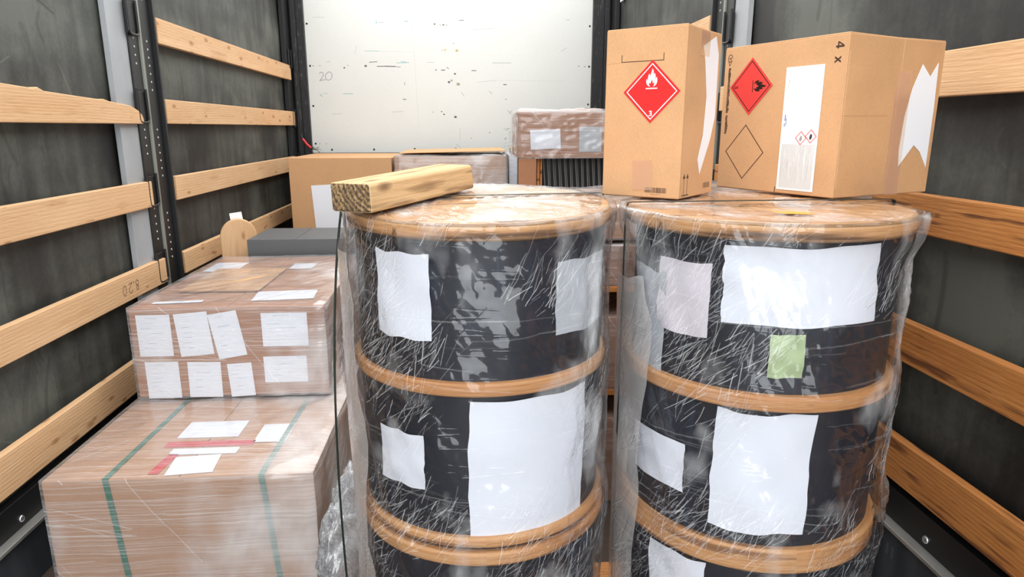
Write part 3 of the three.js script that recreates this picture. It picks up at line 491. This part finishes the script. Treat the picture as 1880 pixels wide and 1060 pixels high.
const ld = drum('black film-wrapped drum carrying the rough wooden block', 0.109, -1.368, 0.264, 0.262, 0.25, [[0.885, 0.912, 0], [0.584, 0.606, 0], [0.548, 0.576, 0.004], [0.155, 0.2, 0]], [
  ['paper_sheet', -0.85, -0.37, 0.985, 1.14, M.paper, 'tall white label sheet'], ['paper_sheet', -0.12, 0.86, 0.605, 0.875, M.paper, 'large white document sheet'], ['paper_sheet', -0.9, -0.46, 0.69, 0.8, M.paper, 'small white label'],
  ['paper_sheet', 0.54, 1.15, 0.985, 1.12, M.paperGrey, 'pale grey label sheet']], 1201, 0.2, (th, y) => (th < -1.1 ? 0.016 * clamp((-1.1 - th) * 3) * clamp(1 - Math.abs(y - 0.75) / 0.35) : 0), 0.04, [[-2.3, -0.98, 0.2, 1.12]]);
const rd = drum('black film-wrapped drum under the two hazard cartons', 0.672, -1.3, 0.27, 0.262, 0.247, [[0.868, 0.898, 0], [0.55, 0.6, 0], [0.155, 0.2, 0]], [
  ['paper_sheet', -0.66, 0.44, 1.022, 1.158, M.paper, 'wide white document sheet'], ['paper_sheet', -1.18, -0.73, 0.985, 1.12, M.paperPink, 'white label with pink print'], ['paper_sheet', -0.31, -0.08, 0.93, 1.008, M.paperGreen, 'narrow green strip'],
  ['paper_sheet', -1.55, -1.1, 0.88, 1.09, M.paperGrey, 'pale grey sheet'], ['paper_sheet', -0.63, 0.05, 0.625, 0.86, M.paper, 'white document sheet below the hoop'], ['paper_sheet', -1.42, -0.85, 0.67, 0.77, M.paper, 'small white label'], ['paper_sheet', -1.13, -0.62, 0.4, 0.54, M.paper, 'white sheet near the bottom']], 1301, -0.3, (th, y) => (th > 0.9 && th < 2.4 ? 0.008 * clamp(1 - Math.abs(y - 0.5) / 0.25) * (0.6 + vn(th * 14, y * 30, 5)) : 0), 0, [[-2.1, -1.15, 0.25, 1.08]]);
{ const sh = new THREE.Shape(); [[-0.022, 0.012], [-0.01, 0.004], [0.006, 0.006], [0.02, -0.004], [0.024, -0.016], [0.004, -0.014], [-0.014, -0.01], [-0.02, 0]].forEach((p, i) => (i ? sh.lineTo(...p) : sh.moveTo(...p)));
  const m = part('yellow_sticker', new THREE.ExtrudeGeometry(sh, { depth: 0.0006, bevelEnabled: false }), new THREE.MeshStandardMaterial({ color: 0xe39a2a, roughness: 0.5 }), rd, 'torn yellow-orange sticker on the lid'); m.rotation.x = -Math.PI / 2; m.scale.set(1.3, 2, 1); m.position.set(0.652 - 0.672, 1.2045 - 0.147, -1.15 + 1.3); }

// strapping bands round the drums
function strapLoop(d, label, pts, across) { return part('strapping_band', pathBand(pts, 0.012, 0.0012, across).translate(-d.position.x, -d.position.y, -d.position.z), M.strap, d, label); }
function overLid(x0, x1, z0, z1, y) {                    // down, over the lid and down again
  const out = [], top = y; for (let i = 0; i <= 10; i++) out.push([x0, 0.16 + (top - 0.012 - 0.16) * i / 10, z0]);
  out.push([x0 + 0.004, top - 0.002, z0]); for (let i = 0; i <= 12; i++) out.push([x0 + 0.012 + (x1 - x0 - 0.024) * i / 12, top, z0 + (z1 - z0) * i / 12]);
  out.push([x1 - 0.004, top - 0.002, z1]); for (let i = 10; i >= 0; i--) out.push([x1, 0.16 + (top - 0.012 - 0.16) * i / 10, z1]); return out;
}
strapLoop(rd, 'dark green strap', overLid(0.394, 0.957, -1.3, -1.32, 1.2085), [0, 0, 1]);
strapLoop(ld, 'dark green strap', overLid(-0.164, 0.382, -1.375, -1.45, 1.2128), [0, 0, 1]);
{ const c = []; for (let i = 0; i <= 16; i++) { const t = i / 16; c.push([-0.205 - 0.014 * Math.sin(t * 3) + 0.03 * Math.pow(t, 6), 0.005 + 1.2 * t, -1.42 + 0.01 * Math.sin(t * 5)]); } solo('loose_cord', tube(c, 0.0025, 40), M.strap, 'thin black cord hanging left of the drum with the block', 'cord'); }

// rough wooden block on the left lid
{
  const L = 0.385, h = 0.05, d = 0.085, g = new RoundedBoxGeometry(L, h, d, 5, 0.006), p = g.attributes.position;
  for (let i = 0; i < p.count; i++) { const x = p.getX(i), y = p.getY(i), z = p.getZ(i), e = Math.abs(x) > L / 2 - 0.01 ? 1 : 0.3; p.setXYZ(i, x + 0.004 * e * (vn(y * 200 + 9, z * 200, 3) - 0.5), y + (y > 0 ? 0.005 * (vn(x * 14, z * 25, 5) - 0.5) : 0), z + 0.007 * (vn(x * 11, y * 20, 8) - 0.5) * (x > L / 2 - 0.03 ? 2 : 1)); }
  g.computeVertexNormals(); uvMetres(g, [0.4, 0.3]);
  const m = solo('wood_block', g, g.groups.length === 6 ? [M.endGrain, M.endGrain, M.block, M.block, M.block, M.block] : M.block, 'rough sawn wooden block lying on the left drum lid', 'wood block');
  m.rotation.order = 'YZX'; m.rotation.set(0, 1.08, 0.034); m.position.set(-0.03, 1.2375, -1.355);
}

// ---------------------------------------------------------------- wrapped loads
function filmShell(w, h, d, s, amp = 0.012) {            // loose film over a box, open below; base at y = 0
  const g0 = new THREE.BoxGeometry(w, h, d, 44, 34, 44), idx = g0.index.array, keep = [];
  g0.groups.forEach((q, k) => { if (k !== 3) for (let i = q.start; i < q.start + q.count; i++) keep.push(idx[i]); });
  g0.setIndex(keep); g0.clearGroups(); uvMetres(g0, [s * 0.37 % 0.4, s * 0.21 % 0.4]);
  const p = g0.attributes.position;
  for (let i = 0; i < p.count; i++) {
    const x = p.getX(i), y = p.getY(i), z = p.getZ(i), n = (a, b) => vn(x * a + z * a * 0.8 + 20, y * a * 1.3 + z * a * 0.3 + 20, s + b);
    const e = amp * (n(7, 0) * 0.8 + 0.35 * (1 - Math.abs(2 * n(26, 3) - 1)));
    const ex = Math.abs(x) > w / 2 - 1e-4 ? Math.sign(x) : 0, ey = y > h / 2 - 1e-4 ? 1 : 0, ez = Math.abs(z) > d / 2 - 1e-4 ? Math.sign(z) : 0, l = Math.hypot(ex, ey, ez) || 1, k = l > 1.1 ? 0.25 : 1;
    p.setXYZ(i, x + ex / l * e * k, y + ey / l * e * k, z + ez / l * e * k);
  }
  g0.computeVertexNormals(); return g0.translate(0, h / 2, 0);
}
function wrapped(name, label, cat, x0, x1, y0, y1, z0, z1, mat, s, group, filmMat = M.filmBox, amp = 0.012) {
  const w = x1 - x0, h = y1 - y0, d = z1 - z0, g = thing(name, label, cat, [(x0 + x1) / 2, y0, (z0 + z1) / 2], 0, group), t = 0.006;
  const body = (nm, geo) => part(nm, geo, mat, g);
  body('front_panel', rbox(w, h - 0.006, t, 0.002).translate(0, h / 2, d / 2 - t / 2)); body('back_panel', rbox(w, h - 0.006, t, 0.002).translate(0, h / 2, -d / 2 + t / 2));
  for (const q of [-1, 1]) { body('side_panel', rbox(t, h - 0.006, d - 2 * t, 0.002).translate(q * (w / 2 - t / 2), h / 2, 0)); body('top_flap', rbox(w / 2 - 0.0025, t, d, 0.002).translate(q * w / 4, h - t / 2, 0)); }
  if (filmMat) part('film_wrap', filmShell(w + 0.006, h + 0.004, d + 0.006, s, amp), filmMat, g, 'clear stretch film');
  return g;
}
const textPaper = (s, n = 7) => new THREE.MeshStandardMaterial({ roughness: 0.55, map: canvasTex(192, 256, (x, W, H) => { x.fillStyle = '#e9ebf0'; x.fillRect(0, 0, W, H); seed = s; for (let k = 0; k < n; k++) { x.fillStyle = `rgba(90,94,104,${rr(0.2, 0.5)})`; x.fillRect(rr(16, 60), 20 + k * (H - 40) / n, rr(30, 90), rr(2, 4)); } }) });
M.text = [textPaper(61), textPaper(67), textPaper(71, 4)]; seed = 9001;
{ // large strapped carton, lower left
  const g = wrapped('wrapped_carton', 'large film-wrapped carton with two green straps, lower left', 'carton', -1.12, -0.372, 0.004, 0.384, -2.98, -1.79, M.cardDull, 3);
  const h = 0.38, hz = 1.19 / 2, cx = -0.746, cz = -2.385;
  for (const x of [-0.945, -0.515]) { const X = x - cx, o = 0.004; const pts = []; for (let i = 0; i <= 8; i++) pts.push([X + 0.03 * (1 - i / 8) , 0.005 + (h - 0.005) * i / 8, hz + o]); for (let i = 0; i <= 10; i++) pts.push([X + (0.02 * i) / 10, h + 0.003, hz + o - (2 * hz + 2 * o) * i / 10]); for (let i = 8; i >= 0; i--) pts.push([X + 0.02, 0.005 + (h - 0.005) * i / 8, -hz - o]); part('strap', pathBand(pts, 0.016, 0.0015, [1, 0, 0]), M.greenStrap, g, 'green strapping band'); }
  const top = (n, x, z, w, d, m, lab, rz = 0) => sheet(n, w, d, m, g, [x - cx, h + 0.002, z - cz], rz, lab, 'top');
  top('paper_label', -0.755, -2.1, 0.19, 0.12, M.text[2], 'white address label'); top('red_tape', -0.73, -1.995, 0.27, 0.035, M.red, 'red printed tape'); top('paper_strip', -0.73, -1.945, 0.2, 0.04, M.paper, 'white tape strip'); top('paper_label', -0.73, -1.86, 0.13, 0.11, M.text[0], 'white label with red edge', 0.1); top('red_tape', -0.82, -1.87, 0.03, 0.12, M.red, 'red tape edge', -0.1); top('paper_label', -0.55, -2.06, 0.1, 0.13, M.text[1], 'small white label');
}
{ // carton with pouches standing on it
  const g = wrapped('wrapped_carton', 'film-wrapped carton with rows of white document pouches on its front', 'carton', -1.1, -0.43, 0.402, 0.735, -3.3, -2.345, M.cardBrown, 7);
  const cx = -0.765, h = 0.335, d2 = 0.955 / 2;
  const F = (px, py) => [-1.1 + (px - 238) / (598 - 238) * 0.67 - cx, h - (py - 562) / (738 - 562) * h];
  [[250, 575, 312, 655, 0, 0], [322, 572, 384, 655, 1, 0.08], [388, 572, 442, 660, 2, 0.16], [480, 575, 566, 640, 0, 0], [256, 666, 318, 738, 1, 0], [334, 668, 396, 738, 2, -0.02], [410, 672, 456, 738, 0, 0.05], [478, 660, 560, 712, 2, 0]].forEach(([a, b, c, d, t, r]) => { const [x0, y0] = F(a, b), [x1, y1] = F(c, d); sheet('document_pouch', x1 - x0, y0 - y1, M.text[t], g, [(x0 + x1) / 2, (y0 + y1) / 2, d2 + 0.0022], r, 'white document pouch'); });
  const top = (n, x, z, w, d, m, lab, rz = 0) => sheet(n, w, d, m, g, [x - cx, h + 0.0015, z + 2.8225], rz, lab, 'top');
  top('paper_label', -1.0, -3.05, 0.14, 0.2, M.paper, 'white label'); top('paper_label', -0.66, -3.05, 0.1, 0.12, M.paper, 'small white label'); top('paper_tape', -0.96, -2.42, 0.17, 0.03, M.paper, 'torn white tape', 0.1); top('paper_label', -0.6, -2.5, 0.22, 0.14, M.paper, 'white sheet by the edge', 0.1);
  part('loose_flap', rbox(0.3, 0.005, 0.42, 0.002).translate(-0.1, h + 0.006, 0.05), M.card, g, 'lighter cardboard flap');
}
wrapped('grey_case', 'flat dark grey case behind the carton with pouches', 'case', -1.0, -0.53, 0, 0.812, -3.75, -3.36, M.greyPlastic, 8, undefined, null);
{ // round-ended wood piece
  const sh = new THREE.Shape(); const r = 0.085; sh.moveTo(-r, 0); sh.lineTo(-r, 0.8); sh.absarc(0, 0.8, r, Math.PI, 0, true); sh.lineTo(r, 0);
  const g = new THREE.ExtrudeGeometry(sh, { depth: 0.03, bevelEnabled: true, bevelSize: 0.004, bevelThickness: 0.004, bevelSegments: 2, curveSegments: 24 }); uvMetres(g, [0.1, 0.5]); const uv = g.attributes.uv; for (let i = 0; i < uv.count; i++) uv.setXY(i, uv.getY(i), uv.getX(i));
  const m = solo('round_ended_plank', g, M.pine[0], 'upright wood piece with rounded top near the left boards', 'plank'); m.position.set(-1.11, 0, -3.58); m.rotation.y = 0.35;
  const p = part('paper_scrap', new THREE.BoxGeometry(0.06, 0.1, 0.002), M.paper, m, 'scrap of white paper stuck on the back'); p.position.set(0.0, 0.87, -0.006); p.rotation.z = 0.12;
}
const cC = wrapped('wrapped_carton', 'tall plain cardboard carton in the far left corner', 'carton', -1.085, -0.41, 0.01, 1.155, -5.45, -4.6, M.card, 13, 'far cartons', null);
sheet('paper_label', 0.22, 0.36, M.paper, cC, [-0.08, 0.79, 0.4275], 0.05, 'white label'); sheet('red_mark', 0.03, 0.09, M.red, cC, [-0.04, 0.84, 0.4285], 0.3, 'red mark on the label');
wrapped('wrapped_carton', 'film-wrapped cardboard carton below the white front wall', 'carton', -0.39, 0.36, 0.01, 1.16, -5.45, -4.62, M.cardDull, 17, 'far cartons');
{ const l = thing('cardboard_sheet', 'flat cardboard sheet lying across the far cartons', 'cardboard', [0, 1.184, -5.0]); part('sheet', rbox(0.72, 0.006, 0.7, 0.002).rotateZ(0.02).translate(0.0, 0.006, 0), M.card, l); }
wrapped('white_wrapped_slab', 'narrow white wrapped slab between the far cartons and the brown package', 'package', 0.385, 0.44, 0.01, 1.166, -5.2, -4.7, M.paper, 19, undefined, M.filmBox, 0.006);
{ // brown wrapped package with black rods below
  const g = wrapped('wrapped_package', 'brown film-wrapped package standing above black rods', 'package', 0.365, 0.85, 1.19, 1.43, -4.1, -3.62, M.cardBrown, 23, undefined, M.filmBox, 0.02);
  part('corner_board', rbox(0.095, 0.17, 0.012, 0.002).translate(-0.195, -0.085, 0.234), M.cardBrown, g, 'cardboard corner board');
  sheet('paper_label', 0.16, 0.1, M.paper, g, [-0.1, 0.1, 0.2425], 0.05, 'pale label'); sheet('paper_label', 0.12, 0.13, M.paperGrey, g, [0.14, 0.1, 0.2425], 0, 'grey label');
  const b = thing('rod_bundle', 'row of thin upright black rods under the brown package', 'rods', [0.5, 1.02, -3.68]); let k = 0;
  const rods = []; for (let i = 0; i < 34; i++) { const x = i * 0.0102; if (i % 3 === 1) continue; rods.push(new THREE.CylinderGeometry(0.003, 0.003, 0.168, 8).rotateZ(0.04 + 0.05 * vn(i * 0.7, 2, 3)).translate(x + 0.01, 0.084, 0.006 * (i % 3))); }
  const rg = part('rods', merge(rods), new THREE.MeshStandardMaterial({ color: 0x6c6f70, roughness: 0.28 }), b, 'thin black rods with their highlights painted in as grey'); rg.userData.kind = 'stuff';  // grey colour paints the highlights on the black rods
  part('backing', bx(0, 0.36, 0, 0.165, -0.05, -0.03), M.black, b);
  for (const [x, w] of [[0.452, 0.012], [0.468, 0.014], [0.486, 0.01]]) solo('wood_batten', bx(x, x + w, 1.02, 1.19, -3.69, -3.66), M.oldPine[0], `thin upright wooden batten ${x < 0.46 ? 'nearest the corner board' : x < 0.48 ? 'in the middle of three' : 'nearest the black rods'} under the brown package`, 'batten', 'battens under the package');
  wrapped('wrapped_carton', 'film-wrapped load carrying the brown package and rods', 'carton', 0.3, 0.95, 0.005, 0.998, -4.15, -3.55, M.cardDull, 29);
}
// stacked pallet loads behind the gap between the drums
function pallet(label, x0, x1, z0, z1, y, h = 0.09) {
  const g = thing('pallet', label, 'pallet', [(x0 + x1) / 2, y, (z0 + z1) / 2]), w = x1 - x0, d = z1 - z0;
  for (let i = 0; i < 5; i++) part('deck_board', rbox(w, 0.02, d / 6.2, 0.002).translate(0, h - 0.01, -d / 2 + d / 12.4 + i * (d - d / 6.2) / 4), M.oldPine[0], g);
  for (const s of [-1, 0, 1]) { for (const q of [-1, 0, 1]) part('block', rbox(0.09, h - 0.04, 0.08, 0.002).translate(s * (w / 2 - 0.045), 0.02 + (h - 0.04) / 2, q * (d / 2 - 0.04)), M.oldPine[1], g); part('base_board', rbox(0.09, 0.02, d, 0.002).translate(s * (w / 2 - 0.045), 0.01, 0), M.oldPine[0], g); }
  return g;
}
wrapped('wrapped_carton', 'pale film-wrapped load behind the drums, topmost of its stack', 'carton', 0.37, 1.05, 0.984, 1.092, -2.9, -2.2, M.cardDull, 31, 'stack between the drums', M.filmBox, 0.016);
wrapped('wrapped_carton', 'brown film-wrapped load in the gap between the drums, second from top of its stack', 'carton', 0.38, 1.05, 0.828, 0.965, -2.9, -2.2, M.cardBrown, 37, 'stack between the drums');
pallet('upper wooden pallet in the stack behind the gap between the drums', 0.38, 1.05, -2.9, -2.19, 0.735);
wrapped('wrapped_carton', 'brown film-wrapped load between the two pallets behind the drums', 'carton', 0.38, 1.05, 0.452, 0.712, -2.9, -2.2, M.cardBrown, 41, 'stack between the drums');
pallet('lower wooden pallet in the stack behind the gap between the drums', 0.38, 1.05, -2.9, -2.19, 0.36);
wrapped('wrapped_carton', 'brown film-wrapped load at the bottom of the stack behind the drums', 'carton', 0.38, 1.05, 0.005, 0.338, -2.9, -2.2, M.cardBrown, 43, 'stack between the drums');
wrapped('wrapped_carton', 'film-wrapped load under the rear of the large hazard carton', 'carton', 0.68, 1.13, 0.005, 1.18, -2.1, -1.69, M.cardDull, 47);
pallet('wooden pallet under both drums', -0.16, 0.98, -1.66, -1.0, 0, 0.144);

// crumpled film on the floor, cut cable in the corner
{
  const g0 = new THREE.IcosahedronGeometry(1, 24); g0.deleteAttribute('normal'); g0.deleteAttribute('uv'); const g = mergeVertices(g0, 1e-4), p = g.attributes.position;
  for (let i = 0; i < p.count; i++) { const x = p.getX(i), y = p.getY(i), z = p.getZ(i), n = (a, b) => 1 - Math.abs(2 * vn(x * a + z * 1.7 * a + 31, y * a - z * a + 31, b) - 1), k = 0.8 + 0.22 * n(2.3, 3) + 0.14 * n(5, 4) + 0.08 * n(11, 6); p.setXYZ(i, x * 0.06 * k, (y * k + 0.8) * 0.17, z * 0.24 * k); }
  g.computeVertexNormals(); g.computeBoundingBox(); g.translate(0, -g.boundingBox.min.y + 0.002, 0); uvMetres(g);
  const m = solo('crumpled_film', g, M.filmClump, 'crumpled clear film on the floor between strapped carton and drum', 'plastic film'); m.position.set(-0.262, 0, -1.78); m.rotation.y = -0.1;
  const c = thing('cut_cable', 'red-sleeved steel cable end hanging in the far left corner', 'cable', [-1.2, 1.27, -5.5]);
  part('wire', tube([[0, 0.12, 0], [0.0, 0.03, 0.005], [0.02, -0.01, 0.01]], 0.006, 20), M.black, c); part('red_sleeve', tube([[0.015, -0.005, 0.01], [0.05, -0.05, 0.02], [0.078, -0.075, 0.02]], 0.009, 20, 10), M.red, c, 'red sleeve');
  for (let i = 0; i < 5; i++) part('strand', tube([[0.076, -0.073, 0.02], [0.1, -0.09 + i * 0.006, 0.02 + i * 0.006], [0.13 + i * 0.008, -0.085 - 0.012 * i + (i % 2) * 0.03, 0.02]], 0.0028, 12, 5), M.edgeMetal, c);
}
renderer.render(scene, camera);
